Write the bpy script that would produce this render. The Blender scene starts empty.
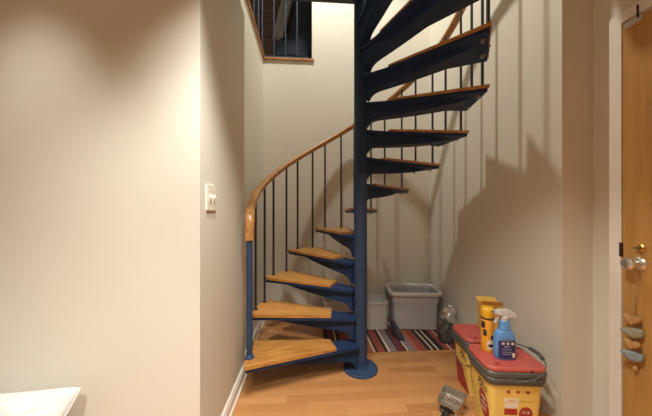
import bpy, bmesh, math, random
from mathutils import Vector, Matrix, noise
random.seed(7)
PI = math.pi
sc = bpy.context.scene
COL = sc.collection
H = 1.17                                   # eye height
TH = math.atan(.0678)                      # yaw of the view against the room

# ------------------------------------------------------------------ materials
def nodes_of(name):
    m = bpy.data.materials.new(name); m.use_nodes = True
    nt = m.node_tree; b = nt.nodes['Principled BSDF']
    return m, nt, b
def mat(name, col, rough=.5, metal=0, var=.06, scale=12, bump=0, bscale=80, coat=0, alpha=1, stretch=(1, 1, 1), spec=.5):
    m, nt, b = nodes_of(name)
    tc = nt.nodes.new('ShaderNodeTexCoord'); mp = nt.nodes.new('ShaderNodeMapping')
    mp.inputs['Scale'].default_value = stretch
    nt.links.new(tc.outputs['Object'], mp.inputs['Vector'])
    nz = nt.nodes.new('ShaderNodeTexNoise'); nz.inputs['Scale'].default_value = scale; nz.inputs['Detail'].default_value = 4
    nt.links.new(mp.outputs['Vector'], nz.inputs['Vector'])
    r = nt.nodes.new('ShaderNodeValToRGB')
    r.color_ramp.elements[0].position = .3; r.color_ramp.elements[1].position = .7
    r.color_ramp.elements[0].color = [max(0, c * (1 - var)) for c in col] + [1]
    r.color_ramp.elements[1].color = [min(1, c * (1 + var)) for c in col] + [1]
    nt.links.new(nz.outputs['Fac'], r.inputs['Fac']); nt.links.new(r.outputs['Color'], b.inputs['Base Color'])
    b.inputs['Roughness'].default_value = rough; b.inputs['Metallic'].default_value = metal
    b.inputs['Coat Weight'].default_value = coat; b.inputs['Alpha'].default_value = alpha
    b.inputs['Specular IOR Level'].default_value = spec
    if bump:
        n2 = nt.nodes.new('ShaderNodeTexNoise'); n2.inputs['Scale'].default_value = bscale; n2.inputs['Detail'].default_value = 3
        nt.links.new(mp.outputs['Vector'], n2.inputs['Vector'])
        bp = nt.nodes.new('ShaderNodeBump'); bp.inputs['Strength'].default_value = bump; bp.inputs['Distance'].default_value = .004
        nt.links.new(n2.outputs['Fac'], bp.inputs['Height']); nt.links.new(bp.outputs['Normal'], b.inputs['Normal'])
    return m
def wood(name, c1, c2, c3, stretch=(2, 26, 26), rough=.35, scale=3, bump=.15):
    m, nt, b = nodes_of(name)
    tc = nt.nodes.new('ShaderNodeTexCoord'); mp = nt.nodes.new('ShaderNodeMapping')
    mp.inputs['Scale'].default_value = stretch
    nt.links.new(tc.outputs['Object'], mp.inputs['Vector'])
    oi = nt.nodes.new('ShaderNodeObjectInfo')
    nz = nt.nodes.new('ShaderNodeTexNoise'); nz.noise_dimensions = '4D'
    nz.inputs['Scale'].default_value = scale; nz.inputs['Detail'].default_value = 6; nz.inputs['Distortion'].default_value = .6
    mu = nt.nodes.new('ShaderNodeMath'); mu.operation = 'MULTIPLY'; mu.inputs[1].default_value = 20
    nt.links.new(oi.outputs['Random'], mu.inputs[0]); nt.links.new(mu.outputs[0], nz.inputs['W'])
    nt.links.new(mp.outputs['Vector'], nz.inputs['Vector'])
    r = nt.nodes.new('ShaderNodeValToRGB'); cr = r.color_ramp
    cr.elements[0].position = .3; cr.elements[0].color = list(c1) + [1]
    cr.elements[1].position = .72; cr.elements[1].color = list(c3) + [1]
    e = cr.elements.new(.48); e.color = list(c2) + [1]
    nt.links.new(nz.outputs['Fac'], r.inputs['Fac']); nt.links.new(r.outputs['Color'], b.inputs['Base Color'])
    b.inputs['Roughness'].default_value = rough
    bp = nt.nodes.new('ShaderNodeBump'); bp.inputs['Strength'].default_value = bump; bp.inputs['Distance'].default_value = .002
    nt.links.new(nz.outputs['Fac'], bp.inputs['Height']); nt.links.new(bp.outputs['Normal'], b.inputs['Normal'])
    return m
def floor_mat():
    m, nt, b = nodes_of('laminate_floor')
    tc = nt.nodes.new('ShaderNodeTexCoord')
    def brick(w, h, c1, c2, mort, msize, off):
        br = nt.nodes.new('ShaderNodeTexBrick')
        br.offset = off; br.offset_frequency = 2
        br.inputs['Scale'].default_value = 1
        br.inputs['Brick Width'].default_value = w; br.inputs['Row Height'].default_value = h
        br.inputs['Mortar Size'].default_value = msize; br.inputs['Mortar Smooth'].default_value = .3
        br.inputs['Bias'].default_value = 0
        br.inputs['Color1'].default_value = list(c1) + [1]; br.inputs['Color2'].default_value = list(c2) + [1]
        br.inputs['Mortar'].default_value = list(mort) + [1]
        nt.links.new(tc.outputs['Object'], br.inputs['Vector']); return br
    a = brick(.36, .062, (.41, .178, .060), (.55, .270, .102), (.35, .15, .05), .0007, .37)
    c = brick(1.2, .186, (.93, .92, .9), (1, 1, 1), (.72, .68, .62), .001, .4)
    mx = nt.nodes.new('ShaderNodeMix'); mx.data_type = 'RGBA'; mx.blend_type = 'MULTIPLY'; mx.inputs['Factor'].default_value = 1
    nt.links.new(a.outputs['Color'], mx.inputs['A']); nt.links.new(c.outputs['Color'], mx.inputs['B'])
    mp = nt.nodes.new('ShaderNodeMapping'); mp.inputs['Scale'].default_value = (3, 40, 1)
    nt.links.new(tc.outputs['Object'], mp.inputs['Vector'])
    nz = nt.nodes.new('ShaderNodeTexNoise'); nz.inputs['Scale'].default_value = 3; nz.inputs['Detail'].default_value = 5
    nt.links.new(mp.outputs['Vector'], nz.inputs['Vector'])
    r = nt.nodes.new('ShaderNodeValToRGB')
    r.color_ramp.elements[0].color = (.82, .8, .78, 1); r.color_ramp.elements[1].color = (1.1, 1.1, 1.1, 1)
    nt.links.new(nz.outputs['Fac'], r.inputs['Fac'])
    m2 = nt.nodes.new('ShaderNodeMix'); m2.data_type = 'RGBA'; m2.blend_type = 'MULTIPLY'; m2.inputs['Factor'].default_value = 1
    nt.links.new(mx.outputs['Result'], m2.inputs['A']); nt.links.new(r.outputs['Color'], m2.inputs['B'])
    nt.links.new(m2.outputs['Result'], b.inputs['Base Color'])
    b.inputs['Roughness'].default_value = .38; b.inputs['Specular IOR Level'].default_value = .4
    return m
def brick_mat():
    m, nt, b = nodes_of('old_brick')
    tc = nt.nodes.new('ShaderNodeTexCoord'); mp = nt.nodes.new('ShaderNodeMapping')
    mp.inputs['Rotation'].default_value = (PI / 2, 0, 0)
    nt.links.new(tc.outputs['Object'], mp.inputs['Vector'])
    br = nt.nodes.new('ShaderNodeTexBrick'); br.inputs['Scale'].default_value = 1
    br.inputs['Brick Width'].default_value = .2; br.inputs['Row Height'].default_value = .068
    br.inputs['Mortar Size'].default_value = .006
    br.inputs['Color1'].default_value = (.085, .042, .03, 1); br.inputs['Color2'].default_value = (.05, .026, .022, 1)
    br.inputs['Mortar'].default_value = (.08, .06, .05, 1)
    nt.links.new(mp.outputs['Vector'], br.inputs['Vector']); nt.links.new(br.outputs['Color'], b.inputs['Base Color'])
    bp = nt.nodes.new('ShaderNodeBump'); bp.inputs['Strength'].default_value = .5; bp.inputs['Distance'].default_value = .01; bp.invert = True
    nt.links.new(br.outputs['Fac'], bp.inputs['Height']); nt.links.new(bp.outputs['Normal'], b.inputs['Normal'])
    b.inputs['Roughness'].default_value = .85
    return m
def rug_mat(width):
    m, nt, b = nodes_of('striped_rug')
    tc = nt.nodes.new('ShaderNodeTexCoord'); sx = nt.nodes.new('ShaderNodeSeparateXYZ')
    nt.links.new(tc.outputs['Object'], sx.inputs[0])
    mr = nt.nodes.new('ShaderNodeMapRange'); mr.inputs['From Min'].default_value = 0; mr.inputs['From Max'].default_value = width
    nt.links.new(sx.outputs['X'], mr.inputs['Value'])
    K = {'k': (.018, .016, .018), 'r': (.26, .055, .04), 'm': (.13, .025, .03), 'c': (.62, .52, .36), 'g': (.2, .16, .17), 'o': (.36, .11, .055)}
    seq = [('k', .03), ('m', .05), ('c', .012), ('k', .025), ('r', .06), ('g', .035), ('c', .012), ('m', .04), ('k', .02), ('o', .05), ('c', .014), ('k', .018),
           ('r', .055), ('k', .02), ('c', .018), ('g', .05), ('k', .012), ('m', .045), ('k', .012), ('c', .012), ('g', .05), ('o', .03), ('r', .06), ('k', .03), ('c', .012), ('k', .03),
           ('c', .012), ('k', .04), ('r', .045), ('c', .01), ('m', .08)]
    tot = sum(w for _, w in seq)
    r = nt.nodes.new('ShaderNodeValToRGB'); cr = r.color_ramp; cr.interpolation = 'CONSTANT'
    p = 0; first = True
    for k, w in seq:
        if first: e = cr.elements[0]; e.position = 0; first = False
        else: e = cr.elements.new(p)
        e.color = list(K[k]) + [1]; p += w / tot
    cr.elements[-1].color = list(K['m']) + [1]
    nt.links.new(mr.outputs['Result'], r.inputs['Fac'])
    nz = nt.nodes.new('ShaderNodeTexNoise'); nz.inputs['Scale'].default_value = 160
    nt.links.new(tc.outputs['Object'], nz.inputs['Vector'])
    r2 = nt.nodes.new('ShaderNodeValToRGB'); r2.color_ramp.elements[0].color = (.75, .75, .75, 1); r2.color_ramp.elements[1].color = (1.25, 1.25, 1.25, 1)
    nt.links.new(nz.outputs['Fac'], r2.inputs['Fac'])
    mx = nt.nodes.new('ShaderNodeMix'); mx.data_type = 'RGBA'; mx.blend_type = 'MULTIPLY'; mx.inputs['Factor'].default_value = 1
    nt.links.new(r.outputs['Color'], mx.inputs['A']); nt.links.new(r2.outputs['Color'], mx.inputs['B'])
    nt.links.new(mx.outputs['Result'], b.inputs['Base Color']); b.inputs['Roughness'].default_value = .95
    return m
M = {}
M['wall'] = mat('wall_paint', (.70, .685, .61), .6, var=.012, scale=3, bump=.05, bscale=120, spec=.3)
M['wall_b'] = mat('wall_paint_stairwell', (.70, .68, .60), .6, var=.012, scale=3, bump=.05, bscale=120, spec=.3)
M['ceil'] = mat('ceiling_paint', (.8, .76, .68), .8, var=.01)
M['white'] = mat('white_trim_paint', (.82, .79, .73), .4, var=.02)
M['floor'] = floor_mat()
M['brick'] = brick_mat()
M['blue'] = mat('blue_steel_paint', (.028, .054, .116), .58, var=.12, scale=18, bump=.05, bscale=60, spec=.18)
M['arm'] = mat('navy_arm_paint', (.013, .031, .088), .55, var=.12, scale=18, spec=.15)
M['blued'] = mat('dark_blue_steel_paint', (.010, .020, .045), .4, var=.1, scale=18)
M['bar'] = mat('black_blue_bar', (.012, .018, .03), .38, var=.1, scale=30)
M['oak'] = wood('oak_tread', (.23, .092, .02), (.45, .20, .046), (.59, .295, .078))
M['rail'] = wood('oak_handrail', (.22, .09, .024), (.38, .18, .052), (.55, .29, .095), stretch=(14, 14, 14), scale=4)
M['sill'] = wood('oak_edge_strip', (.26, .11, .035), (.40, .18, .06), (.5, .25, .09), stretch=(6, 6, 30))
M['doorwood'] = wood('birch_door', (.40, .20, .05), (.47, .245, .065), (.53, .285, .08), stretch=(20, 20, 1.2), scale=1.6, rough=.45, bump=.03)
M['nut'] = mat('nut_steel', (.42, .40, .38), .35, 1)
M['steel'] = mat('brushed_steel', (.62, .6, .56), .25, 1)
M['nickel'] = mat('satin_nickel', (.72, .68, .62), .36, 1)
M['brass'] = mat('aged_brass', (.55, .36, .12), .28, 1)
M['strike'] = mat('dark_bronze', (.05, .02, .015), .4, .5)
M['greybin'] = mat('grey_plastic', (.47, .48, .51), .45, var=.03)
M['yellow'] = mat('yellow_plastic', (.80, .56, .13), .42, var=.03)
M['red'] = mat('red_plastic', (.47, .085, .07), .5, var=.06)
M['collar'] = mat('dark_grey_plastic', (.085, .095, .09), .42, var=.08)
M['blackpl'] = mat('black_plastic', (.014, .014, .015), .4)
M['ink'] = mat('black_ink', (.03, .022, .018), .6)
M['redink'] = mat('red_print', (.36, .03, .025), .5)
M['whiteink'] = mat('white_print', (.75, .70, .58), .5)
M['gold'] = mat('gold_print', (.6, .38, .05), .5)
M['orange'] = mat('orange_can_print', (.83, .36, .03), .35, var=.04)
M['capyel'] = mat('yellow_cap', (.84, .44, .015), .4)
M['cartonyel'] = mat('yellow_card', (.72, .44, .08), .6, var=.12, scale=25)
M['sblue'] = mat('blue_bottle', (.10, .29, .66), .32, var=.04)
M['navy'] = mat('navy_label', (.015, .025, .13), .4)
M['lgrey'] = mat('light_grey_plastic', (.55, .55, .53), .35)
M['foil'] = mat('silver_foil', (.68, .68, .68), .25, .9, var=.3, scale=20)
M['darkfoil'] = mat('dark_film', (.10, .105, .105), .3, .5, var=.4, scale=22)
M['cloth'] = mat('dark_cloth', (.03, .03, .034), .8, var=.3, scale=30)
M['linen'] = mat('white_linen', (.50, .49, .475), .85, var=.015, bump=.1, bscale=200)
M['navycloth'] = mat('navy_coat', (.012, .018, .035), .9, var=.3, scale=20)
M['greycloth'] = mat('grey_coat', (.24, .23, .23), .9, var=.15, scale=20)
M['plate'] = mat('cream_switch_plastic', (.86, .83, .72), .35, var=.01)
M['terracotta'] = mat('terracotta_charm', (.46, .25, .10), .6, var=.15, scale=60)
M['sage'] = mat('sage_charm', (.27, .27, .19), .6, var=.2, scale=60)
M['ochre'] = mat('ochre_charm', (.46, .26, .09), .6, var=.15, scale=60)
M['teal'] = mat('blue_glaze_charm', (.22, .28, .30), .3, var=.2, scale=60)
M['twine'] = mat('twine', (.36, .24, .1), .9)
# milky see-through plastic
m, nt, b = nodes_of('milky_plastic')
b.inputs['Base Color'].default_value = (.70, .69, .66, 1); b.inputs['Roughness'].default_value = .35; b.inputs['Alpha'].default_value = .62
tcx = nt.nodes.new('ShaderNodeTexCoord'); nzx = nt.nodes.new('ShaderNodeTexNoise'); nzx.inputs['Scale'].default_value = 6
nt.links.new(tcx.outputs['Object'], nzx.inputs['Vector'])
mrx = nt.nodes.new('ShaderNodeMapRange'); mrx.inputs['To Min'].default_value = .66; mrx.inputs['To Max'].default_value = .78
nt.links.new(nzx.outputs['Fac'], mrx.inputs['Value']); nt.links.new(mrx.outputs['Result'], b.inputs['Alpha'])
M['milky'] = m

# ------------------------------------------------------------------ mesh helpers
def link_mesh(name, bm, material, parent=None, smooth=True, loc=None, rot=None, angle=35):
    bmesh.ops.recalc_face_normals(bm, faces=bm.faces)
    me = bpy.data.meshes.new(name); bm.to_mesh(me); bm.free()
    if material: me.materials.append(material)
    if smooth:
        for p in me.polygons: p.use_smooth = True
        me.set_sharp_from_angle(angle=math.radians(angle))
    o = bpy.data.objects.new(name, me); COL.objects.link(o)
    if parent: o.parent = parent
    if loc: o.location = loc
    if rot: o.rotation_euler = rot
    return o
def inst(src, parent=None, loc=None, rot=None):
    o = src.copy(); COL.objects.link(o); o.parent = parent
    o.location = loc if loc else (0, 0, 0); o.rotation_euler = rot if rot else (0, 0, 0)
    return o
def tag(o, label, cat, group=None, kind=None):
    o['label'] = label; o['category'] = cat
    if group: o['group'] = group
    if kind: o['kind'] = kind
    return o
def thing(name, label, cat, loc=(0, 0, 0), rz=0, group=None):
    o = bpy.data.objects.new(name, None); COL.objects.link(o); o.empty_display_size = .05
    o.location = loc; o.rotation_euler = (0, 0, rz)
    return tag(o, label, cat, group)
def box(bm, x0, x1, y0, y1, z0, z1, mtx=None):
    vs = [bm.verts.new((x, y, z)) for x in (x0, x1) for y in (y0, y1) for z in (z0, z1)]
    for f in ((0, 1, 3, 2), (4, 6, 7, 5), (0, 4, 5, 1), (2, 3, 7, 6), (0, 2, 6, 4), (1, 5, 7, 3)):
        bm.faces.new([vs[i] for i in f])
    if mtx: bmesh.ops.transform(bm, matrix=mtx, verts=vs)
    return vs
def bevel(bm, w, seg=2, ang=30):
    es = [e for e in bm.edges if len(e.link_faces) == 2 and e.calc_face_angle(0) > math.radians(ang)]
    bmesh.ops.bevel(bm, geom=es, offset=w, segments=seg, affect='EDGES', profile=.5)
def loft(bm, rings, cap0=True, cap1=True, closed=True):
    R = [[bm.verts.new(p) for p in ring] for ring in rings]
    n = len(R[0])
    for a, c in zip(R, R[1:]):
        for i in range(n if closed else n - 1):
            j = (i + 1) % n
            bm.faces.new((a[i], a[j], c[j], c[i]))
    if cap0: bm.faces.new(R[0][::-1])
    if cap1: bm.faces.new(R[-1])
    return R
def rrect(w, d, r, z, seg=5, cx=0, cy=0):
    pts = []
    for (sx, sy, a0) in ((1, 1, 0), (-1, 1, 90), (-1, -1, 180), (1, -1, 270)):
        for i in range(seg + 1):
            a = math.radians(a0 + 90 * i / seg)
            pts.append((cx + sx * (w / 2 - r) + r * math.cos(a), cy + sy * (d / 2 - r) + r * math.sin(a), z))
    return pts
def circ(r, z, n=24, cx=0, cy=0, ry=None):
    ry = r if ry is None else ry
    return [(cx + r * math.cos(2 * PI * i / n), cy + ry * math.sin(2 * PI * i / n), z) for i in range(n)]
def lathe(bm, prof, n=24, cx=0, cy=0, cap0=True, cap1=True):
    return loft(bm, [circ(r, z, n, cx, cy) for r, z in prof], cap0, cap1)
def prism(bm, poly, z0, z1):
    return loft(bm, [[(x, y, z0) for x, y in poly], [(x, y, z1) for x, y in poly]])
def catmull(pts, sub=8):
    P = [Vector(p) for p in pts]; out = []
    for i in range(len(P) - 1):
        p0 = P[max(i - 1, 0)]; p1 = P[i]; p2 = P[i + 1]; p3 = P[min(i + 2, len(P) - 1)]
        for k in range(sub):
            t = k / sub
            out.append(.5 * ((2 * p1) + (-p0 + p2) * t + (2 * p0 - 5 * p1 + 4 * p2 - p3) * t * t + (-p0 + 3 * p1 - 3 * p2 + p3) * t ** 3))
    out.append(P[-1]); return out
def tube(bm, pts, r, n=10):
    P = [Vector(p) for p in pts]; rings = []; prev = None
    for i, p in enumerate(P):
        t = (P[min(i + 1, len(P) - 1)] - P[max(i - 1, 0)]).normalized()
        if prev is None:
            s = t.orthogonal().normalized()
        else:
            s = (prev - t * prev.dot(t)).normalized()
        prev = s; u = t.cross(s)
        rr = r[i] if isinstance(r, (list, tuple)) else r
        rings.append([p + (s * math.cos(2 * PI * k / n) + u * math.sin(2 * PI * k / n)) * rr for k in range(n)])
    loft(bm, rings)
def struct(name, bm, material, smooth=False, parent=None):
    o = link_mesh(name, bm, material, parent, smooth)
    if parent is None: o['kind'] = 'structure'
    return o
def sbox(name, material, *ext):
    bm = bmesh.new(); box(bm, *ext); return struct(name, bm, material)
def text(body, size, material, parent, loc, rot, name='lettering', sx=1, bold=0):
    cu = bpy.data.curves.new(name, 'FONT'); cu.body = body; cu.size = size
    cu.align_x = 'CENTER'; cu.align_y = 'CENTER'; cu.extrude = .0003; cu.offset = bold
    cu.materials.append(material)
    tmp = bpy.data.objects.new('tmp', cu)
    me = bpy.data.meshes.new_from_object(tmp); bpy.data.objects.remove(tmp); bpy.data.curves.remove(cu)
    o = bpy.data.objects.new(name, me); COL.objects.link(o); o.parent = parent
    o.location = loc; o.rotation_euler = rot; o.scale = (sx, 1, 1)
    return o

# ------------------------------------------------------------------ the room
XL, XR, YB = -.461, 1.380, 2.873           # stairwell: left wall, right wall, back wall
YF = 1.142                                 # face of the wall on the left of the picture
YS, XN = 1.3275, 1.562                     # return beside the door, wall with the door
LOFT = 2.86                                # height of the loft edge
TOP = 5.1
sbox('floor', M['floor'], -2.7, 1.75, -2.7, 3.05, -.1, 0)
sbox('wall_front_left', M['wall'], -2.7, XL, YF, YF + .14, 0, 2.6)
sbox('wall_left', M['wall_b'], XL - .14, XL, YF + .14, 1.914, 0, 2.6)
sbox('wall_left_rear', M['wall_b'], XL - .16, XL - .028, 1.914, YB, 0, LOFT - .022)
bm = bmesh.new()
box(bm, XL - .16, .04, YB, YB + .14, 0, LOFT - .022)
box(bm, .04, XR + .2, YB, YB + .14, 0, TOP)
struct('wall_back', bm, M['wall_b'])
sbox('wall_right', M['wall_b'], XR, XR + .2, YS, YB, 0, TOP)
sbox('wall_right_return', M['wall'], XR + .2, XN + .15, YS, YS + .14, 0, TOP)
DY0, DY1, DZ = .36, 1.186, 2.108           # door opening
bm = bmesh.new()
box(bm, XN, XN + .15, DY1, YS, 0, TOP)
box(bm, XN, XN + .15, -2.7, DY0, 0, TOP)
box(bm, XN, XN + .15, DY0, DY1, DZ, TOP)
struct('wall_right_front', bm, M['wall'])
sbox('wall_rear_room', M['wall'], -2.7, XN + .15, -2.84, -2.7, 0, 2.6)
sbox('wall_left_room', M['wall'], -2.84, -2.7, -2.7, YF + .14, 0, 2.6)
# ceiling of the lower room = floor of the upper one
sbox('ceiling', M['ceil'], -2.84, XN, -2.84, 1.08, 2.6, 2.8)
sbox('added_shade_slab', M['ceil'], 1.21, XN, 1.08, YS, 2.6, 2.8)  # unseen slab added to keep the stairwell lamp off the wall above the door
sbox('ceiling_left', M['ceil'], -2.4, XL - .16, YF + .14, 3.8, 2.6, LOFT - .03)
sbox('ceiling_rear', M['ceil'], XL - .16, 1.58, YB + .14, 3.8, 2.6, LOFT - .03)
sbox('ceiling_upper', M['ceil'], -2.5, XN + .15, -.2, 3.9, TOP, TOP + .1)
sbox('wall_upper_front', M['wall'], -2.5, XN, -.3, -.2, 2.8, TOP)
sbox('wall_upper_left', M['wall'], -2.5, -2.4, -.2, 3.9, 2.8, TOP)
sbox('wall_upper_brick', M['brick'], -2.4, 1.6, 3.7, 3.8, LOFT - .03, TOP)

# oak strip capping the loft edge, mitred in the corner
bm = bmesh.new()
box(bm, XL - .17, XL - .008, 1.914, YB - .02, LOFT - .022, LOFT)
box(bm, XL - .17, .062, YB - .02, YB + .15, LOFT - .022, LOFT)
bevel(bm, .004)
struct('trim_1', bm, M['sill'])

# skirting boards with a moulded top
def skirting(name, p0, p1, out, h=.095, t=.014):
    p0 = Vector(p0); p1 = Vector(p1); out = Vector(out)
    prof = [(0, 0), (t + .008, 0), (t + .008, .012), (t, .02), (t, h - .03), (t * .75, h - .022), (t * .75, h - .012), (t * .35, h - .004), (t * .3, h), (0, h)]
    bm = bmesh.new()
    loft(bm, [[q + out * a + Vector((0, 0, z)) for a, z in prof] for q in (p0, p1)])
    return struct(name, bm, M['white'])
skirting('baseboard_left', (XL, YF, 0), (XL, 1.914, 0), (1, 0, 0))
skirting('baseboard_left_rear', (XL - .028, 1.914, 0), (XL - .028, YB, 0), (1, 0, 0))
skirting('baseboard_back', (XL - .028, YB, 0), (.13, YB, 0), (0, -1, 0))
skirting('trim_4', (XR, YS + .055, 0), (XR, YS, 0), (-1, 0, 0), h=.036, t=.012)
skirting('baseboard_front', (-2.7, YF, 0), (XL + .02, YF, 0), (0, -1, 0))

# door frame, door leaf and its ironmongery
bm = bmesh.new()
w = .052
box(bm, XN - .016, XN, DY1, DY1 + w, 0, DZ + w)
box(bm, XN - .016, XN, DY0 - w, DY0, 0, DZ + w)
box(bm, XN - .016, XN, DY0, DY1, DZ, DZ + w)
bevel(bm, .004)
struct('trim_2', bm, M['white'])
bm = bmesh.new()
box(bm, XN, XN + .12, DY1 - .004, DY1, 0, DZ); box(bm, XN, XN + .12, DY0, DY0 + .012, 0, DZ); box(bm, XN, XN + .12, DY0 + .012, DY1 - .012, DZ - .012, DZ)
struct('trim_3', bm, M['white'])
bm = bmesh.new(); box(bm, XN - .013, XN + .03, DY0 + .006, DY1 - .0045, .008, DZ - .0135); bevel(bm, .002, 1)
door = struct('door_1', bm, M['doorwood'])
door['label'] = 'yellowish flat birch door in the white frame at the right edge'
KY, KZ = 1.118, .93
bm = bmesh.new()
prof = [(.031, 0), (.031, .004), (.026, .009), (.013, .012), (.011, .028), (.016, .034), (.026, .042), (.030, .054), (.027, .064), (.016, .070), (.004, .071)]
lathe(bm, prof, 28)
bmesh.ops.transform(bm, matrix=Matrix.Translation((XN - .013, KY, KZ)) @ Matrix.Rotation(-PI / 2, 4, 'Y'), verts=bm.verts)
k = link_mesh('door_knob', bm, M['nickel'], door); k['label'] = 'round satin nickel door knob'
bm = bmesh.new()
lathe(bm, [(.017, 0), (.017, .006), (.013, .01), (.009, .012)], 24)
box(bm, -.004, .004, -.013, .013, .010, .026)
bmesh.ops.transform(bm, matrix=Matrix.Translation((XN - .013, KY - .010, KZ + .075)) @ Matrix.Rotation(-PI / 2, 4, 'Y'), verts=bm.verts)
k = link_mesh('thumb_turn', bm, M['brass'], door); k['label'] = 'small brass thumb turn lock'
bm = bmesh.new(); box(bm, XN - .0175, XN + .001, DY1 - .006, DY1 + .008, KZ + .022, KZ + .092)
k = link_mesh('strike_plate', bm, M['strike'], door, False); k['label'] = 'dark brown strike plate'
# hook over the top of the door
t = thing('over_door_hook', 'pale metal hook strap hanging over the top edge of the birch door', 'hook', (XN - .013, 1.142, DZ - .016))
bm = bmesh.new()
box(bm, -.004, 0, -.034, .030, -.024, .003); bevel(bm, .0015, 1)
link_mesh('strap', bm, M['lgrey'], t)
bm = bmesh.new(); tube(bm, catmull([(-.003, -.024, -.006), (-.008, -.024, .004), (-.0085, -.024, .03), (-.0085, -.024, .052)], 5), .0035, 8)
link_mesh('hook_prong', bm, M['strike'], t)

# string of charms hanging from the door knob
t = thing('hanging_charms', 'string of small clay hearts hanging from the door knob', 'ornament', (XN - .055, KY + .002, KZ))
bm = bmesh.new()
tube(bm, catmull([(0, .014, .012), (.003, .02, -.03), (.022, .012, -.11), (.024, .002, -.2), (.024, .0, -.49)], 6), .0018, 6)
tube(bm, catmull([(0, -.014, .012), (.003, -.02, -.03), (.022, -.008, -.11), (.024, .002, -.2)], 6), .0018, 6)
tube(bm, [(0, .014, .012), (0, .01, .016), (0, 0, .0175), (0, -.01, .016), (0, -.014, .012)], .0018, 6)
link_mesh('cord', bm, M['twine'], t)
def charm(shape, s, material, z, y, tilt):
    bm = bmesh.new(); pts = []
    for i in range(36):
        a = 2 * PI * i / 36
        if shape == 'heart':
            px = 16 * math.sin(a) ** 3 / 17; pz = (13 * math.cos(a) - 5 * math.cos(2 * a) - 2 * math.cos(3 * a) - math.cos(4 * a)) / 17
        else:                                                      # bird
            px = 1.15 * math.cos(a) * (1 + .12 * math.cos(3 * a)); pz = .72 * math.sin(a) + .2 * math.cos(a) ** 2
        pts.append((px * s, pz * s))
    rings = []
    for f, d in ((.72, -.011), (.94, -.008), (1, 0), (.94, .008), (.72, .011)):
        rings.append([(d, p * f, q * f) for p, q in pts])
    loft(bm, rings)
    o = link_mesh('charm', bm, material, t, loc=(.010, y, z), rot=(tilt, 0, .62), angle=60)
    return o
charm('heart', .031, M['terracotta'], -.262, .003, .15)['label'] = 'terracotta heart charm, topmost'
charm('bird', .032, M['sage'], -.322, -.003, -.1)['label'] = 'sage green bird shaped charm'
charm('heart', .030, M['ochre'], -.378, .004, .2)['label'] = 'ochre heart charm'
charm('bird', .032, M['teal'], -.432, -.002, .1)['label'] = 'blue glazed charm, lowest of the large ones'
bm = bmesh.new(); lathe(bm, [(.002, -.018), (.007, -.012), (.009, -.003), (.006, .006), (.002, .01)], 12)
link_mesh('end_bead', bm, M['ochre'], t, loc=(.024, 0, -.487))

# double light switch
t = thing('light_switch', 'cream double light switch plate on the wall left of the stairs', 'light switch', (XL, 1.262, 1.24))
bm = bmesh.new(); box(bm, 0, .0065, -.058, .058, -.0585, .0585); bevel(bm, .003, 2); link_mesh('switch_plate', bm, M['plate'], t)
for s in (-1, 1):
    bm = bmesh.new()
    box(bm, .006, .0085, -.008, .008, -.016, .016)
    box(bm, .006, .018, -.0045, .0045, -.007, .007, Matrix.Rotation(-.45, 4, 'Y')); bevel(bm, .001, 1)
    link_mesh('toggle', bm, M['plate'], t, loc=(0, s * .023, 0))
    for z in (-.03, .03):
        bm = bmesh.new(); lathe(bm, [(.0035, 0), (.0035, .001), (.002, .0018)], 10)
        bmesh.ops.rotate(bm, matrix=Matrix.Rotation(PI / 2, 3, 'Y'), verts=bm.verts)
        link_mesh('screw', bm, M['nut'], t, loc=(.0062, s * .023, z))

# ------------------------------------------------------------------ spiral staircase
PX, PY = .390, 1.929
Z0, RISE, A0, DA = .225, .1971, 189.94, 22.35
NT = 13
st = thing('spiral_staircase', 'blue steel spiral staircase with oak treads, thin bars and curved oak handrail', 'staircase', (PX, PY, 0))
bm = bmesh.new(); lathe(bm, [(.0485, .015), (.0485, 1.455), (.0498, 1.457), (.0498, 1.463), (.0485, 1.465), (.0485, 3.75), (.046, 3.77), (.02, 3.785)], 40)
link_mesh('pole', bm, M['blue'], st)
bm = bmesh.new(); lathe(bm, [(.128, 0), (.128, .012), (.124, .016), (.06, .018), (.056, .03), (.05, .03)], 40)
link_mesh('base_plate', bm, M['blue'], st)
# one step: oak board, blue pan and arm below it, two nuts
co = (.842 * math.cos(math.radians(12.02)), .842 * math.sin(math.radians(12.02)))
board = [(.225, -.047), (co[0], -co[1]), (co[0], co[1]), (.212, .088)]
def step_meshes():
    bm = bmesh.new(); prism(bm, board, -.020, 0); bevel(bm, .005, 3)
    bd = link_mesh('tread', bm, M['oak'])
    bm = bmesh.new()
    pan = [(.035, -.046), (.19, -.05), (co[0] - .008, -co[1] + .010), (co[0] - .008, co[1] - .010), (.19, .086), (.035, .07)]
    prism(bm, pan, -.042, -.0205); bevel(bm, .003, 1)
    # cantilever arm with a curved root where it meets the pole
    prof = [(.045, .186), (.056, .183), (.064, .17), (.074, .155), (.09, .142), (.115, .132), (.15, .126), (.25, .117), (.40, .102), (.55, .083), (.66, .066), (.73, .05), (.755, .041)]
    rings = []
    for r, dz in prof:
        hw = .036 + .05 * max(0, r - .06)
        c = .014 * min(1, max(0, (.8 - r) / .6))
        rings.append([(r, c - hw, -.041), (r, c + hw, -.041), (r, c + hw * .94, -dz), (r, c - hw * .94, -dz)])
    loft(bm, rings)
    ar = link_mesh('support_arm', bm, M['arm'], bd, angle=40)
    bm = bmesh.new()
    lathe(bm, [(.013, -.041), (.013, -.049), (.009, -.05), (.009, -.060), (.005, -.063)], 12)
    return bd, ar, bm
bd0, arm0, nutbm = step_meshes()
nut0 = link_mesh('nut', nutbm, M['nut'], bd0)
BR, OFF = .812, (5.0, -7.4)
RAILH = .932
def zl(a): return Z0 + RISE * (A0 - a) / DA
posts = {}
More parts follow.
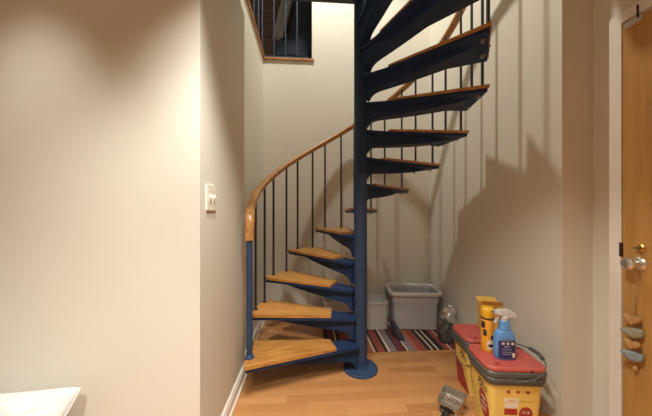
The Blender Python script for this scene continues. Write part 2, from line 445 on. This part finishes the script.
for off in OFF:
    bm = bmesh.new()
    L = RAILH - RISE * off / DA - .012
    lathe(bm, [(.0095, -.03), (.0095, L - .03), (.011, L - .012), (.011, L)], 14)
    posts[off] = link_mesh('baluster', bm, M['bar'], st)
    bm = bmesh.new(); lathe(bm, [(.017, 0), (.017, .006), (.013, .011), (.012, .017), (.0088, .02)], 16)
    link_mesh('foot_collar', bm, M['bar'], posts[off])
bm = bmesh.new(); lathe(bm, [(.019, 0), (.019, .70), (.016, .78)], 20)
newel = link_mesh('newel_post', bm, M['blue'], st)
bm = bmesh.new(); lathe(bm, [(.030, 0), (.030, .008), (.024, .016), (.021, .022), (.019, .024)], 20)
link_mesh('foot_collar', bm, M['blue'], newel)
used = {o: False for o in OFF}
for k in range(NT):
    a = math.radians(A0 - DA * k); z = Z0 + RISE * k
    if k == 0:
        bd, ar = bd0, arm0; bd.parent = st; bd.location = (0, 0, z); bd.rotation_euler = (0, 0, a)
    else:
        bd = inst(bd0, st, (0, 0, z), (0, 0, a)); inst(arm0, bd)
    for i, off in enumerate(OFF):
        b_ = math.radians(off)
        lp = (.788 * math.cos(b_), .788 * math.sin(b_), 0)
        rr = .80 if k == 0 and i == 0 else .799 + .018 * min(1, k / 7)
        wp = (rr * math.cos(a + b_), rr * math.sin(a + b_), z)
        if k == 0 and i == 0: nut0.location = lp
        else: inst(nut0, bd, lp)
        if k == 0 and i == 0:
            newel.location = wp; continue
        if not used[off]:
            p = posts[off]; p.location = wp; used[off] = True
        else:
            p = inst(posts[off], st, wp); inst(posts[off].children[0], p)
# handrail: oak moulding swept along the helix, turned down over the first post
pts = []
aN = A0 + OFF[0]
def cyl(a, z, r=BR): a = math.radians(a); return Vector((r * math.cos(a), r * math.sin(a), z))
ctrl = [cyl(aN, .990, .800), cyl(aN, 1.04, .80), cyl(aN - .2, 1.095, .798), cyl(aN - 1.6, 1.145, .795), cyl(aN - 5, 1.183, .795)]
a = aN - 9.5
while a > -93:
    ctrl.append(cyl(a, zl(a) + RAILH, .797 + .036 * min(1, max(0, (150 - a) / 110)))); a -= 6
path = catmull(ctrl, 4)
prof = []
for i in range(20):
    q = 2 * PI * i / 20
    cx_, cz_ = math.cos(q), math.sin(q)
    px_ = .031 * math.copysign(abs(cx_) ** .7, cx_); pz_ = .025 * math.copysign(abs(cz_) ** .75, cz_)
    if pz_ < 0: px_ *= .86
    prof.append((px_, pz_))
bm = bmesh.new(); rings = []
for i, p in enumerate(path):
    tg = (path[min(i + 1, len(path) - 1)] - path[max(i - 1, 0)]).normalized()
    rad = Vector((p.x, p.y, 0)).normalized(); rad = (rad - tg * rad.dot(tg)).normalized()
    up = tg.cross(rad)
    rings.append([p + rad * u + up * v for u, v in prof])
loft(bm, rings)
hr = link_mesh('handrail', bm, M['rail'], st, angle=60); hr['label'] = 'curved oak handrail'
# upper landing plate of the stair
bm = bmesh.new()
box(bm, XL - PX + .004, 0.03, 1.084 - PY, 0.004, 2.735, 2.79)
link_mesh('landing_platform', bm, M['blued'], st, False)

# ------------------------------------------------------------------ loft rail, brick side, coats
t = thing('loft_railing', 'blue steel bar railing along the loft edge above the left wall', 'railing', (XL - .05, YB + .06, LOFT))
bm = bmesh.new(); box(bm, -.012, .515, -.012, .012, .028, .052); box(bm, -.012, .012, -.93, -.012, .028, .052)
link_mesh('bottom_rail', bm, M['blue'], t, False)
bm = bmesh.new(); box(bm, -.02, .515, -.02, .02, .93, .965); box(bm, -.02, .02, -.93, -.02, .93, .965)
link_mesh('top_rail', bm, M['blue'], t, False)
M['barl'] = mat('grey_blue_bar', (.035, .05, .08), .6, spec=.15)
bm = bmesh.new(); lathe(bm, [(.0075, .052), (.0075, .93)], 12); bar0 = link_mesh('bar', bm, M['barl'], t, loc=(.0, 0, 0))
for x in (.128, .256, .384): inst(bar0, t, (x, 0, 0))
for y in (-.23, -.45, -.67, -.89): inst(bar0, t, (0, y, 0))
for s in (0, .25, .46):
    bm = bmesh.new(); box(bm, s - .012, s + .012, -.012, .012, 0, .028); link_mesh('rail_foot', bm, M['blue'], t, False)

def coat(name, label, material, x, w0, w1, zt, zb, depth, seed, sl=0, flare=0):
    bm = bmesh.new(); rings = []
    n = 44; rows = 26
    for j in range(rows):
        f = j / (rows - 1); z = zt + (zb - zt) * f
        wd = w0 + (w1 - w0) * (math.sin(min(1, f * 1.6) * PI / 2)); ring = []
        dp = depth * (.45 + .55 * min(1, f * 2.2))
        for i in range(n):
            a = 2 * PI * i / n
            fold = 1 + .20 * f * math.sin(a * 7 + seed) + .12 * math.sin(a * 4 + seed * 2 + f * 2)
            px_ = math.cos(a) * wd / 2 + sl * f
            if flare and z < 3.54 and px_ < sl * f: px_ -= flare * min(1, (3.54 - z) / .06) * abs(math.cos(a))
            if flare and z < 3.54: pass
            py_ = 0; py_ = math.sin(a) * dp / 2 * fold - dp * .62
            if f > .96: px_ *= .985
            ring.append((x + px_, 3.699 + min(-.002, py_), z + .02 * math.sin(a * 3 + seed) * f))
        rings.append(ring)
    loft(bm, rings)
    o = link_mesh(name, bm, material, angle=80)
    return tag(o, label, 'coat', 'coats on the brick wall')
coat('hanging_coat', 'pale grey coat hanging on the brick wall of the loft', M['greycloth'], -.215, .16, .17, 4.45, 3.58, .11, 1.3, -.20)
coat('hanging_coat', 'dark navy coat hanging right of the pale grey one in the loft', M['navycloth'], .05, .24, .46, 4.45, 3.30, .15, 2.9, -.10, .19)

# ------------------------------------------------------------------ rug and bins in the corner
RW, RD = 1.17, .64
bm = bmesh.new(); nx, ny = 80, 24
top = [[None] * (ny + 1) for _ in range(nx + 1)]
for i in range(nx + 1):
    for j in range(ny + 1):
        x = RW * i / nx; y = RD * j / ny
        e = max(0, 1 - y / .10)
        z = .006 + .010 * e * max(0, noise.noise((x * 9, y * 5, 0)))
        top[i][j] = bm.verts.new((x, y + .006 * e * noise.noise((x * 14, 3, 0)), z))
for i in range(nx):
    for j in range(ny):
        bm.faces.new((top[i][j], top[i + 1][j], top[i + 1][j + 1], top[i][j + 1]))
ext = bmesh.ops.extrude_face_region(bm, geom=bm.faces[:])
for v in [g for g in ext['geom'] if isinstance(g, bmesh.types.BMVert)]: v.co.z = 0
rug = link_mesh('striped_rug', bm, rug_mat(RW), loc=(.145, 2.145, 0))
tag(rug, 'woven rug with narrow red, black and cream stripes under the bins', 'rug')

def open_bin(rings_out, wall, floor_z, material, parent, name='tub'):
    """hollow tub: outer skin, rolled rim, inner skin"""
    bm = bmesh.new()
    R = [rrect(w, d, r, z) for (w, d, r, z) in rings_out]
    top = rings_out[-1]
    inner = [(w - 2 * wall, d - 2 * wall, max(.005, r - wall), z) for (w, d, r, z) in rings_out if z > floor_z][::-1]
    inner[0] = (top[0] - wall * 2, top[1] - wall * 2, max(.005, top[2] - wall), top[3])
    R += [rrect(*q) for q in inner]
    last = inner[-1]
    R.append(rrect(last[0], last[1], last[2], floor_z))
    loft(bm, R)
    return link_mesh(name, bm, material, parent, angle=40)
ZR = .0065
t = thing('storage_bin', 'solid grey open plastic storage bin in the corner on the striped rug', 'bin', (1.078, 2.645, ZR), math.radians(-6))
open_bin([(.385, .25, .035, 0), (.395, .26, .04, .008), (.445, .29, .045, .268), (.455, .30, .045, .270), (.458, .302, .045, .31), (.46, .304, .045, .345)], .004, .01, M['greybin'], t)
bm = bmesh.new()
R = [rrect(.460, .304, .046, .342), rrect(.505, .345, .06, .343), rrect(.515, .353, .064, .352), rrect(.517, .355, .064, .370), rrect(.506, .344, .06, .379), rrect(.474, .314, .05, .379), rrect(.458, .298, .044, .374), rrect(.454, .294, .044, .342)]
loft(bm, R, False, False)
M['rim'] = mat('light_grey_plastic_rim', (.60, .61, .62), .4, var=.02)
r_ = link_mesh('rim', bm, M['rim'], t, angle=50); r_['label'] = 'lighter grey rolled rim'

t = thing('storage_box', 'milky see-through plastic box behind the stair pole, left of the grey bin', 'bin', (.480, 2.672, ZR), math.radians(-4))
open_bin([(.57, .20, .03, 0), (.58, .21, .032, .006), (.635, .255, .035, .262), (.64, .26, .036, .27)], .003, .008, M['milky'], t)
bm = bmesh.new()
loft(bm, [rrect(.636, .256, .035, .262), rrect(.655, .275, .042, .264), rrect(.657, .277, .042, .272), rrect(.650, .27, .04, .277), rrect(.634, .254, .034, .277), rrect(.630, .25, .033, .262)], False, False)
link_mesh('rim', bm, M['milky'], t)

def crumple(bm, amp, sc_, seed=0, zpin=None):
    for v in bm.verts:
        n = noise.noise_vector(v.co * sc_ + Vector((seed, seed, seed)))
        f = 1 if zpin is None else min(1, max(0, v.co.z / zpin))
        v.co += Vector((n.x, n.y, n.z * .5)) * amp * f
def sack(name, material, parent, prof, n, amp, scale, seed, smooth=False, loc=None, rot=None):
    bm = bmesh.new()
    loft(bm, [[(cx + w / 2 * math.copysign(abs(math.cos(2 * PI * i / n)) ** .75, math.cos(2 * PI * i / n)),
                d / 2 * math.copysign(abs(math.sin(2 * PI * i / n)) ** .75, math.sin(2 * PI * i / n)) + cy, z) for i in range(n)] for (w, d, z, cx, cy) in prof])
    crumple(bm, amp, scale, seed, .03)
    for v in bm.verts: v.co.z = max(0, v.co.z)
    return link_mesh(name, bm, material, parent, smooth, loc, rot)
t = thing('foil_bag', 'crumpled dark and silver foil bag standing between grey bin and rear pail', 'bag', (1.255, 2.275, ZR), .3)
sack('pouch', M['darkfoil'], t, [(.14, .085, 0, 0, 0), (.16, .105, .03, 0, 0), (.165, .11, .08, 0, 0), (.155, .10, .13, 0, 0), (.15, .09, .17, 0, 0), (.14, .08, .2, 0, 0), (.12, .06, .225, 0, 0)], 22, .022, 26, 2)
o = sack('crumpled_top', M['foil'], t, [(.10, .052, .17, .03, -.02), (.15, .09, .195, .01, -.01), (.155, .09, .225, .01, 0), (.12, .06, .25, .015, 0), (.15, .065, .275, .02, 0), (.12, .04, .30, .03, -.005), (.07, .015, .315, .035, -.01)], 22, .03, 30, 5)
o['label'] = 'shiny silver gathered top of the bag'
t2 = sack('black_cloth_bag', M['cloth'], None, [(.07, .20, 0, 0, 0), (.075, .20, .02, -.002, .01), (.065, .17, .05, -.006, .025), (.05, .12, .085, -.012, .045), (.036, .08, .115, -.016, .055), (.02, .03, .13, -.018, .06)], 20, .012, 24, 9, True, (.838, 2.40, ZR), (0, 0, .18))
tag(t2, 'limp black cloth bag slumped in the gap between the two bins', 'bag')

# ------------------------------------------------------------------ yellow pails with red lids
BW0, BD0, BW1, BD1, BH = .238, .185, .274, .216, .315
def half(z): f = z / BH; return (BW0 + (BW1 - BW0) * f) / 2, (BD0 + (BD1 - BD0) * f) / 2
def on_face(face, u, z, off=.0008):
    hw, hd = half(z)
    if face == 'front': return Vector((u, -hd - off, z))
    return Vector((-hw - off, -u, z))                  # left face, u grows towards the front
def decal(name, material, parent, face, outline, off=.0008):
    bm = bmesh.new()
    vs = [bm.verts.new(on_face(face, u, z, off)) for u, z in outline]
    bm.faces.new(vs)
    r = bmesh.ops.extrude_face_region(bm, geom=bm.faces[:])
    d = Vector((0, .0016, 0)) if face == 'front' else Vector((.0016, 0, 0))
    for v in [g for g in r['geom'] if isinstance(g, bmesh.types.BMVert)]: v.co += d
    return link_mesh(name, bm, material, parent, False)
def ell(cu, cz, ru, rz, n=28, rot=0):
    out = []
    for i in range(n):
        a = 2 * PI * i / n; x = ru * math.cos(a); y = rz * math.sin(a)
        out.append((cu + x * math.cos(rot) - y * math.sin(rot), cz + x * math.sin(rot) + y * math.cos(rot)))
    return out
def rect(u0, u1, z0, z1): return [(u0, z0), (u1, z0), (u1, z1), (u0, z1)]
TILT = math.atan((BW1 - BW0) / 2 / BH)
def pail_text(body, size, material, parent, face, u, z, off=.0014, sx=1, bold=0):
    p = on_face(face, u, z, off)
    rot = (PI / 2 + TILT, 0, 0) if face == 'front' else (PI / 2 + TILT, 0, -PI / 2)
    return text(body, size, material, parent, p, rot, sx=sx, bold=bold)
def pail(label, loc, rz, handle):
    t = thing('litter_pail', label, 'pail', loc, rz, 'yellow pails by the right wall')
    bm = bmesh.new()
    loft(bm, [rrect(BW0 - .01, BD0 - .01, .024, 0), rrect(BW0, BD0, .026, .006), rrect(BW1, BD1, .030, BH)])
    link_mesh('pail_body', bm, M['yellow'], t)
    bm = bmesh.new()
    def R(g, z, r): return rrect(BW1 + g, BD1 + g, r, z)
    loft(bm, [R(.001, .282, .03), R(.012, .284, .034), R(.014, .302, .034), R(.028, .304, .04), R(.030, .318, .04), R(.022, .322, .04), R(.022, .332, .04), R(.036, .334, .045), R(.038, .352, .045), R(.03, .356, .042)])
    link_mesh('collar', bm, M['collar'], t)
    bm = bmesh.new()
    loft(bm, [R(.024, .3562, .045), R(.030, .360, .048), R(.030, .372, .048), R(.022, .379, .046), R(.008, .381, .042), R(.002, .378, .04), R(-.03, .378, .03)])
    lid = link_mesh('lid', bm, M['red'], t, angle=50); lid['label'] = 'red plastic lid'
    bm = bmesh.new(); lathe(bm, [(.010, .3775), (.010, .3855), (.007, .3865), (.004, .383)], 16, -.085, -.085)
    link_mesh('vent_plug', bm, M['redink'], lid)
    bm = bmesh.new(); box(bm, .055, .068, -(BD1 + .032) / 2, -(BD1 + .032) / 2 + .006, .359, .369)
    link_mesh('latch_notch', bm, M['blackpl'], lid, False)
    # printing, left side
    if handle == 'right':
     o = decal('side_label', M['redink'], t, 'left', ell(.035, .135, .042, .075, rot=.25)); o['label'] = 'dark red oval print'
     pail_text('FREE', .022, M['whiteink'], o, 'left', .032, .165); pail_text('CLEAN', .020, M['whiteink'], o, 'left', .034, .135); pail_text('SMELL', .016, M['whiteink'], o, 'left', .036, .108)
    o = decal('brand_panel', M['yellow'], t, 'left', rect(-.03, .085, .215, .268))
    pail_text('tidy', .036, M['ink'], o, 'left', .02, .252, bold=.0006); pail_text('CATS', .036, M['ink'], o, 'left', .027, .224, bold=.0008)
    if handle != 'right':
     o = decal('lower_panel', M['redink'], t, 'left', [(-.080, .012), (.078, .012), (.08, .03), (.0, .165), (-.082, .185)]); o['label'] = 'red slanting print at the foot'
    # printing, front
    o = decal('front_label', M['yellow'], t, 'front', rect(-.098, .098, .03, .262), .0004)
    for u in (-.042, .005, .055):
        d = decal('icon', M['redink'], o, 'front', ell(u, .247, .009, .009, 16), .0012)
    decal('notice_box', M['whiteink'], o, 'front', rect(-.062, .012, .192, .212), .0012)
    pail_text('24/7', .016, M['gold'], o, 'front', -.026, .202, .0018)
    decal('notice_box', M['whiteink'], o, 'front', rect(-.06, .008, .162, .186), .0012)
    decal('notice_box', M['redink'], o, 'front', rect(-.06, .004, .125, .157), .0012)
    decal('notice_box', M['whiteink'], o, 'front', rect(-.06, .0, .09, .118), .0012)
    decal('round_seal', M['redink'], o, 'front', ell(.047, .133, .034, .036), .0012)
    pail_text('35 LB', .016, M['whiteink'], o, 'front', .047, .140, .0018)
    pail_text('performance', .014, M['gold'], o, 'front', .05, .2, .0012)
    # wire bail with plastic grip, pivoting on front and back of the collar
    hd = (BD1 + .03) / 2; zp = .311
    if handle == 'right':
        pts = [(.0, -hd - .003, zp), (.055, -hd - .012, .328), (.11, -hd - .0, .352), (.158, -.085, .378), (.172, -.04, .392), (.176, .0, .398), (.172, .05, .396), (.14, hd + .0, .385), (.08, hd + .008, .36), (.0, hd + .003, zp)]
    else:
        pts = [(.0, -hd - .003, zp), (-.05, -hd - .010, .285), (-.105, -hd + .0, .23), (-.142, -.06, .19), (-.146, .0, .185), (-.142, .06, .19), (-.105, hd - .0, .23), (-.05, hd + .010, .285), (.0, hd + .003, zp)]
    P = catmull(pts, 6)
    bm = bmesh.new(); tube(bm, P, .0032, 8)
    h = link_mesh('bail', bm, M['collar'], t)
    mid = [p for p in P if abs(p.y) < .052 and abs(p.x) > .12]
    if handle == 'right':
        bm = bmesh.new(); tube(bm, [p + Vector((0, 0, 0)) for p in mid], .0105, 12); g = link_mesh('grip', bm, M['collar'], h)
    for s in (-1, 1):
        bm = bmesh.new(); lathe(bm, [(.012, 0), (.012, .004), (.007, .006)], 14)
        bmesh.ops.transform(bm, matrix=Matrix.Translation((0, s * (hd - .001), zp)) @ Matrix.Rotation(-s * PI / 2, 4, 'X'), verts=bm.verts)
        link_mesh('pivot', bm, M['collar'], t)
    return t
pail('nearer yellow pail with red lid and grip handle, blue spray bottle on its lid', (1.083, 1.372, 0), math.radians(-7), 'right')
pail('farther yellow pail with red lid, yellow carton on its lid', (1.146, 1.650, 0), math.radians(-7), 'left')
LZ = .3782

# blue trigger spray bottle
t = thing('spray_bottle', 'blue spray bottle with grey trigger head standing on the nearer red lid', 'spray bottle', (1.068, 1.352, LZ), math.radians(-8))
def oval(w, d, z, n=32, p=.8):
    out = []
    for i in range(n):
        a = 2 * PI * i / n; c, s = math.cos(a), math.sin(a)
        out.append((w / 2 * math.copysign(abs(c) ** p, c), d / 2 * math.copysign(abs(s) ** p, s), z))
    return out
bm = bmesh.new()
pr = [(.098, .052, 0), (.106, .060, .005), (.108, .062, .03), (.108, .062, .10), (.104, .061, .122), (.092, .058, .14), (.074, .054, .15), (.058, .05, .155), (.056, .049, .158), (.060, .051, .162), (.060, .051, .170), (.053, .047, .173), (.056, .049, .177), (.056, .049, .185), (.049, .045, .188), (.051, .046, .192), (.050, .045, .200), (.040, .038, .206), (.030, .030, .21)]
loft(bm, [oval(*q) for q in pr])
link_mesh('bottle', bm, M['sblue'], t, angle=50)
def bottle_y(x, z):
    w, d = .108, .062
    c = min(1, abs(x) / (w / 2)); a = c ** (1 / .8)
    return -(d / 2) * max(0, 1 - a * a) ** .4
def arch_label():
    bm = bmesh.new(); n = 20; rows = []
    for i in range(n + 1):
        x = -.044 + .088 * i / n
        ztop = .098 + .024 * math.sqrt(max(0, 1 - (x / .046) ** 2))
        rows.append([bm.verts.new((x, bottle_y(x, 0) - .0012 - (.0 if z < .1 else 0), z)) for z in (.012, .05, .085, ztop - .008 if ztop > .1 else ztop)])
    for a, b_ in zip(rows, rows[1:]):
        for k in range(3): bm.faces.new((a[k], b_[k], b_[k + 1], a[k + 1]))
    return bm
lb = link_mesh('label', arch_label(), M['navy'], t); lb['label'] = 'dark blue label with small pale print'
for i, x in enumerate((-.024, 0, .024)):
    bm = bmesh.new(); w_ = .006
    box(bm, x - w_, x + w_, -.0335, -.0318, .086, .097); link_mesh('icon', bm, M['whiteink'], lb, False)
bm = bmesh.new(); box(bm, .024, .036, -.0315, -.0302, .018, .042); link_mesh('icon', bm, M['whiteink'], lb, False)
for z, s_, w_ in ((.108, .007, 1.1), (.074, .011, 1.0), (.060, .006, 1.2), (.046, .006, 1.2), (.034, .006, 1.2)):
    text('SPRAY' if s_ > .01 else 'ANTIBACTERIAL', s_, M['lgrey'], lb, (-.004, -.0328, z), (PI / 2, 0, 0), sx=w_)
# trigger head
bm = bmesh.new(); lathe(bm, [(.0185, .205), (.0195, .208), (.0195, .224), (.015, .228)], 20)
for i in range(20): pass
link_mesh('screw_collar', bm, M['lgrey'], t)
bm = bmesh.new()
loft(bm, [[(x, y, z) for (y, z) in ((-.013, b0), (.013, b0), (.014, (b0 + t0) / 2), (.010, t0), (-.010, t0), (-.014, (b0 + t0) / 2))] for (x, b0, t0) in ((-.052, .240, .254), (-.048, .238, .258), (-.02, .232, .264), (.01, .226, .266), (.03, .222, .262), (.046, .222, .252), (.056, .224, .240))])
link_mesh('spray_head', bm, M['lgrey'], t, angle=50)
bm = bmesh.new(); lathe(bm, [(.0085, 0), (.0085, .012), (.006, .014)], 14)
bmesh.ops.transform(bm, matrix=Matrix.Translation((-.051, 0, .247)) @ Matrix.Rotation(-PI / 2, 4, 'Y'), verts=bm.verts)
link_mesh('nozzle', bm, M['steel'], t)
bm = bmesh.new()
P = catmull([(-.026, 0, .236), (-.036, 0, .222), (-.040, 0, .206), (-.050, 0, .192)], 5)
loft(bm, [[p + Vector((dx, dy, 0)) for dx, dy in ((-.003, -.008), (.003, -.008), (.003, .008), (-.003, .008))] for p in P])
link_mesh('trigger', bm, M['lgrey'], t)

# aerosol can
t = thing('aerosol_can', 'orange aerosol can with yellow cap on the nearer lid beside the spray bottle', 'can', (1.030, 1.432, LZ), 0)
bm = bmesh.new(); lathe(bm, [(.030, 0), (.033, .002), (.034, .006), (.034, .178), (.032, .184)], 32); link_mesh('can_body', bm, M['orange'], t)
bm = bmesh.new(); lathe(bm, [(.0335, .183), (.0350, .185), (.0350, .191), (.031, .195)], 32); link_mesh('seam_ring', bm, M['ink'], t)
bm = bmesh.new(); lathe(bm, [(.033, .194), (.034, .196), (.034, .232), (.032, .242), (.026, .248), (.01, .249)], 32); o = link_mesh('cap', bm, M['capyel'], t); o['label'] = 'bright yellow cap'
def can_patch(name, material, a0, a1, z0, z1, r=.0346, parent=None):
    bm = bmesh.new(); n = 12
    A = [math.radians(a0 + (a1 - a0) * i / n) for i in range(n + 1)]
    v0 = [bm.verts.new((r * math.cos(a), r * math.sin(a), z0)) for a in A]; v1 = [bm.verts.new((r * math.cos(a), r * math.sin(a), z1)) for a in A]
    for i in range(n): bm.faces.new((v0[i], v0[i + 1], v1[i + 1], v1[i]))
    return link_mesh(name, bm, material, parent)
can_patch('print_block', M['ink'], 170, 215, .135, .172, parent=t)
can_patch('print_block', M['ink'], 196, 228, .092, .128, .0347, t)
can_patch('print_block', M['navy'], 262, 330, .075, .100, .0347, t)
can_patch('print_block', M['whiteink'], 232, 320, .020, .070, .0347, t)
can_patch('print_block', M['ink'], 242, 310, .034, .050, .0350, t)

# yellow carton
t = thing('carton', 'opened yellow card carton on the farther red lid behind the aerosol can', 'box', (1.230, 1.690, .3815), math.radians(-16))
bm = bmesh.new()
loft(bm, [rrect(.125, .07, .004, 0, 2), rrect(.125, .07, .004, .172, 2), rrect(.121, .066, .003, .172, 2), rrect(.121, .066, .003, .004, 2)])
link_mesh('carton_body', bm, M['cartonyel'], t, False)
for (x0, x1, y0, y1, rx, ry, px_, py_) in ((-.062, .062, 0, .045, .55, 0, 0, .035), (-.062, .062, -.04, 0, -.9, 0, 0, -.035)):
    bm = bmesh.new(); box(bm, x0, x1, y0, y1, -.0008, .0008)
    link_mesh('flap', bm, M['cartonyel'], t, False, (px_, py_, .172), (rx, ry, 0))
bm = bmesh.new(); box(bm, 0, .04, -.033, .033, -.0008, .0008); link_mesh('flap', bm, M['cartonyel'], t, False, (.0625, 0, .172), (0, .5, 0))
bm = bmesh.new(); box(bm, -.058, .058, -.0362, -.0352, .09, .165); o = link_mesh('front_print', bm, M['cartonyel'], t, False)
text('BAGS', .034, M['ink'], o, (-.008, -.0368, .146), (PI / 2, 0, 0), bold=.0008)
bm = bmesh.new(); box(bm, -.058, -.02, -.0368, -.0358, .075, .15); link_mesh('front_print', bm, M['redink'], t, False)
bm = bmesh.new(); box(bm, -.015, .056, -.0368, -.0358, .12, .145); link_mesh('front_print', bm, M['ink'], t, False)

# ------------------------------------------------------------------ litter scoop on the floor
t = sco = thing('litter_scoop', 'grey metal slotted litter scoop with black handle lying on the floor', 'scoop', (.845, 1.478, 0), math.radians(-50))
tilt = Matrix.Translation((0, 0, .026)) @ Matrix.Rotation(math.radians(13), 4, 'X')
def sq(w0, w1, l, z, r=.018):                              # plan outline of the bowl; mouth towards +y
    pts = []
    for (x, y) in ((w0 / 2, -l / 2), (w1 / 2, l / 2), (-w1 / 2, l / 2), (-w0 / 2, -l / 2)):
        pts.append((x, y))
    out = []
    n = len(pts)
    for i in range(n):
        p = Vector(pts[i]).to_2d(); a = Vector(pts[i - 1]).to_2d(); c = Vector(pts[(i + 1) % n]).to_2d()
        d0 = (a - p).normalized() * r; d1 = (c - p).normalized() * r
        for k in range(5):
            f = k / 4; q = (p + d0) * (1 - f) ** 2 + p * 2 * f * (1 - f) + (p + d1) * f ** 2
            out.append((q.x, q.y, z))
    return out
bm = bmesh.new()
loft(bm, [sq(.092, .112, .122, .012), sq(.104, .124, .134, .052), sq(.110, .130, .140, .054), sq(.110, .130, .140, .060), sq(.100, .120, .130, .060), sq(.098, .118, .128, .052), sq(.088, .108, .118, .012)], False, False)
bmesh.ops.transform(bm, matrix=tilt, verts=bm.verts)
link_mesh('bowl_rim', bm, M['steel'], t, angle=50)
bm = bmesh.new()
for i in range(8):
    x = -.046 + .01314 * i
    box(bm, x - .0033, x + .0033, -.056, .056, .010, .014)
for y in (-.056, 0, .054): box(bm, -.049, .049, y - .005, y + .005, .0095, .0135)
bmesh.ops.transform(bm, matrix=tilt, verts=bm.verts)
M['dullsteel'] = mat('dull_cast_metal', (.42, .38, .32), .45, .7)
link_mesh('slotted_floor', bm, M['dullsteel'], t, False)
bm = bmesh.new()
for i in range(9):
    x = -.034 + .0085 * i
    box(bm, x - .0018, x + .0018, -.0665, -.0605, .018, .046)
bmesh.ops.transform(bm, matrix=tilt, verts=bm.verts)
link_mesh('slot_row', bm, M['blackpl'], t, False)
bm = bmesh.new()
P = catmull([(0, -.060, .036), (0, -.085, .036), (0, -.115, .028), (0, -.17, .018), (0, -.225, .014)], 5)
loft(bm, [[p + Vector((w_ * math.cos(q), 0, .011 * math.sin(q))) for q in [2 * PI * i / 14 for i in range(14)]] for p, w_ in zip(P, [.012 + .006 * min(1, i / 8) for i in range(len(P))])])
link_mesh('scoop_handle', bm, M['blackpl'], t)

sco.scale = (1.04, 1.04, 1.04)
# ------------------------------------------------------------------ pillow and floor mattress at the left edge
t = thing('floor_mattress', 'white mattress on the floor under the pillow', 'mattress', (-1.53, .17, 0))
bm = bmesh.new(); loft(bm, [rrect(1.12, 1.86, .07, 0), rrect(1.15, 1.89, .08, .03), rrect(1.15, 1.89, .08, .10), rrect(1.12, 1.86, .07, .125)]); link_mesh('mattress_pad', bm, M['linen'], t)
PWd, PHt = .66, .42
bm = bmesh.new(); nx, ny = 60, 44
def pil(u, v, side):
    a, c = abs(u), abs(v)
    th = .085 * max(0, (1 - a ** 3.2)) ** .62 * max(0, (1 - c ** 3.2)) ** .62
    pin = 1 - .06 * (1 - abs(u) ** 2) * c ** 3; pin2 = 1 - .09 * (1 - abs(v) ** 2) * a ** 3
    rc = 1 - .045 * (a * c) ** 10
    x = u * PWd / 2 * pin2 * rc; y = v * PHt / 2 * pin * rc
    wr = .020 * noise.noise((u * 2.2 + v * 3.5, v * 1.6 - u * 2.8, side * 3)) + .009 * noise.noise((u * 7 + v * 3, v * 9 - u * 4, side * 5))
    return (x, y, side * (th + (wr if a < .985 and c < .985 else 0) * (1 - max(a, c) ** 6)))
G = {}
for s in (1, -1):
    for i in range(nx + 1):
        for j in range(ny + 1):
            u = -1 + 2 * i / nx; v = -1 + 2 * j / ny
            if s == -1 and (i in (0, nx) or j in (0, ny)): G[s, i, j] = G[1, i, j]; continue
            G[s, i, j] = bm.verts.new(pil(u, v, s))
for s in (1, -1):
    for i in range(nx):
        for j in range(ny):
            bm.faces.new((G[s, i, j], G[s, i + 1, j], G[s, i + 1, j + 1], G[s, i, j + 1]))
pl = link_mesh('pillow', bm, M['linen'], None, angle=180)
LEAN = math.radians(52)
pl.rotation_euler = (LEAN, math.radians(-1.0), 0)
pl.location = (-.892 - PWd / 2, 1.105 - math.cos(LEAN) * PHt / 2 , .475 - math.sin(LEAN) * PHt / 2)
tag(pl, 'plump white pillow leaning on the wall at the lower left corner', 'pillow')
bm = bmesh.new()
edge = [pil(1, v / 30 - 1, 1) for v in range(0, 61)]
tube(bm, edge, .0035, 8)
link_mesh('seam_edge', bm, M['linen'], pl)

# ------------------------------------------------------------------ light
def lamp(name, kind, loc, energy, col, **kw):
    d = bpy.data.lights.new(name, kind); d.energy = energy; d.color = col
    for k_, v in kw.items(): setattr(d, k_, v)
    o = bpy.data.objects.new(name, d); COL.objects.link(o); o.location = loc
    return o
WARM = (1, .93, .82)
lamp('stairwell_lamp', 'SPOT', (.16, 1.95, 4.75), 190, (1, .93, .80), spot_size=math.radians(110), spot_blend=.35, shadow_soft_size=.08)
lamp('downlight_or_fill', 'SPOT', (-1.10, .80, 2.58), 66, WARM, spot_size=math.radians(62), spot_blend=1, shadow_soft_size=.05)
lamp('downlight_or_fill', 'SPOT', (-.22, .76, 2.58), 112, WARM, spot_size=math.radians(90), spot_blend=1, shadow_soft_size=.05)
lamp('downlight_or_fill', 'SPOT', (.10, .50, 2.58), 110, WARM, spot_size=math.radians(106), spot_blend=.5, shadow_soft_size=.06)  # added fill spot that brightens the bins in the back corner
lamp('downlight_or_fill', 'SPOT', (-.45, -.4, 2.58), 165, WARM, spot_size=math.radians(100), spot_blend=.6, shadow_soft_size=.06)  # added fill behind the camera, lifts the room as a whole
lamp('downlight_or_fill', 'SPOT', (.55, -.5, 2.58), 40, WARM, spot_size=math.radians(100), spot_blend=.6, shadow_soft_size=.06)  # weaker added fill behind the camera, on the door side
w = bpy.data.worlds.new('room_air'); sc.world = w; w.use_nodes = True
w.node_tree.nodes['Background'].inputs[0].default_value = (.9, .85, .75, 1); w.node_tree.nodes['Background'].inputs[1].default_value = .05

# ------------------------------------------------------------------ camera
cd = bpy.data.cameras.new('camera'); cam = bpy.data.objects.new('camera', cd); COL.objects.link(cam)
cam.location = (0, 0, H); cam.rotation_euler = (PI / 2, 0, -TH)
cd.sensor_width = 36; cd.lens = 36 * 260 / 652; cd.shift_y = 4.7 / 652; cd.clip_start = .02
sc.camera = cam
sc.view_settings.view_transform = 'Standard'; sc.view_settings.look = 'None'; sc.view_settings.exposure = .5; sc.view_settings.gamma = 1.06
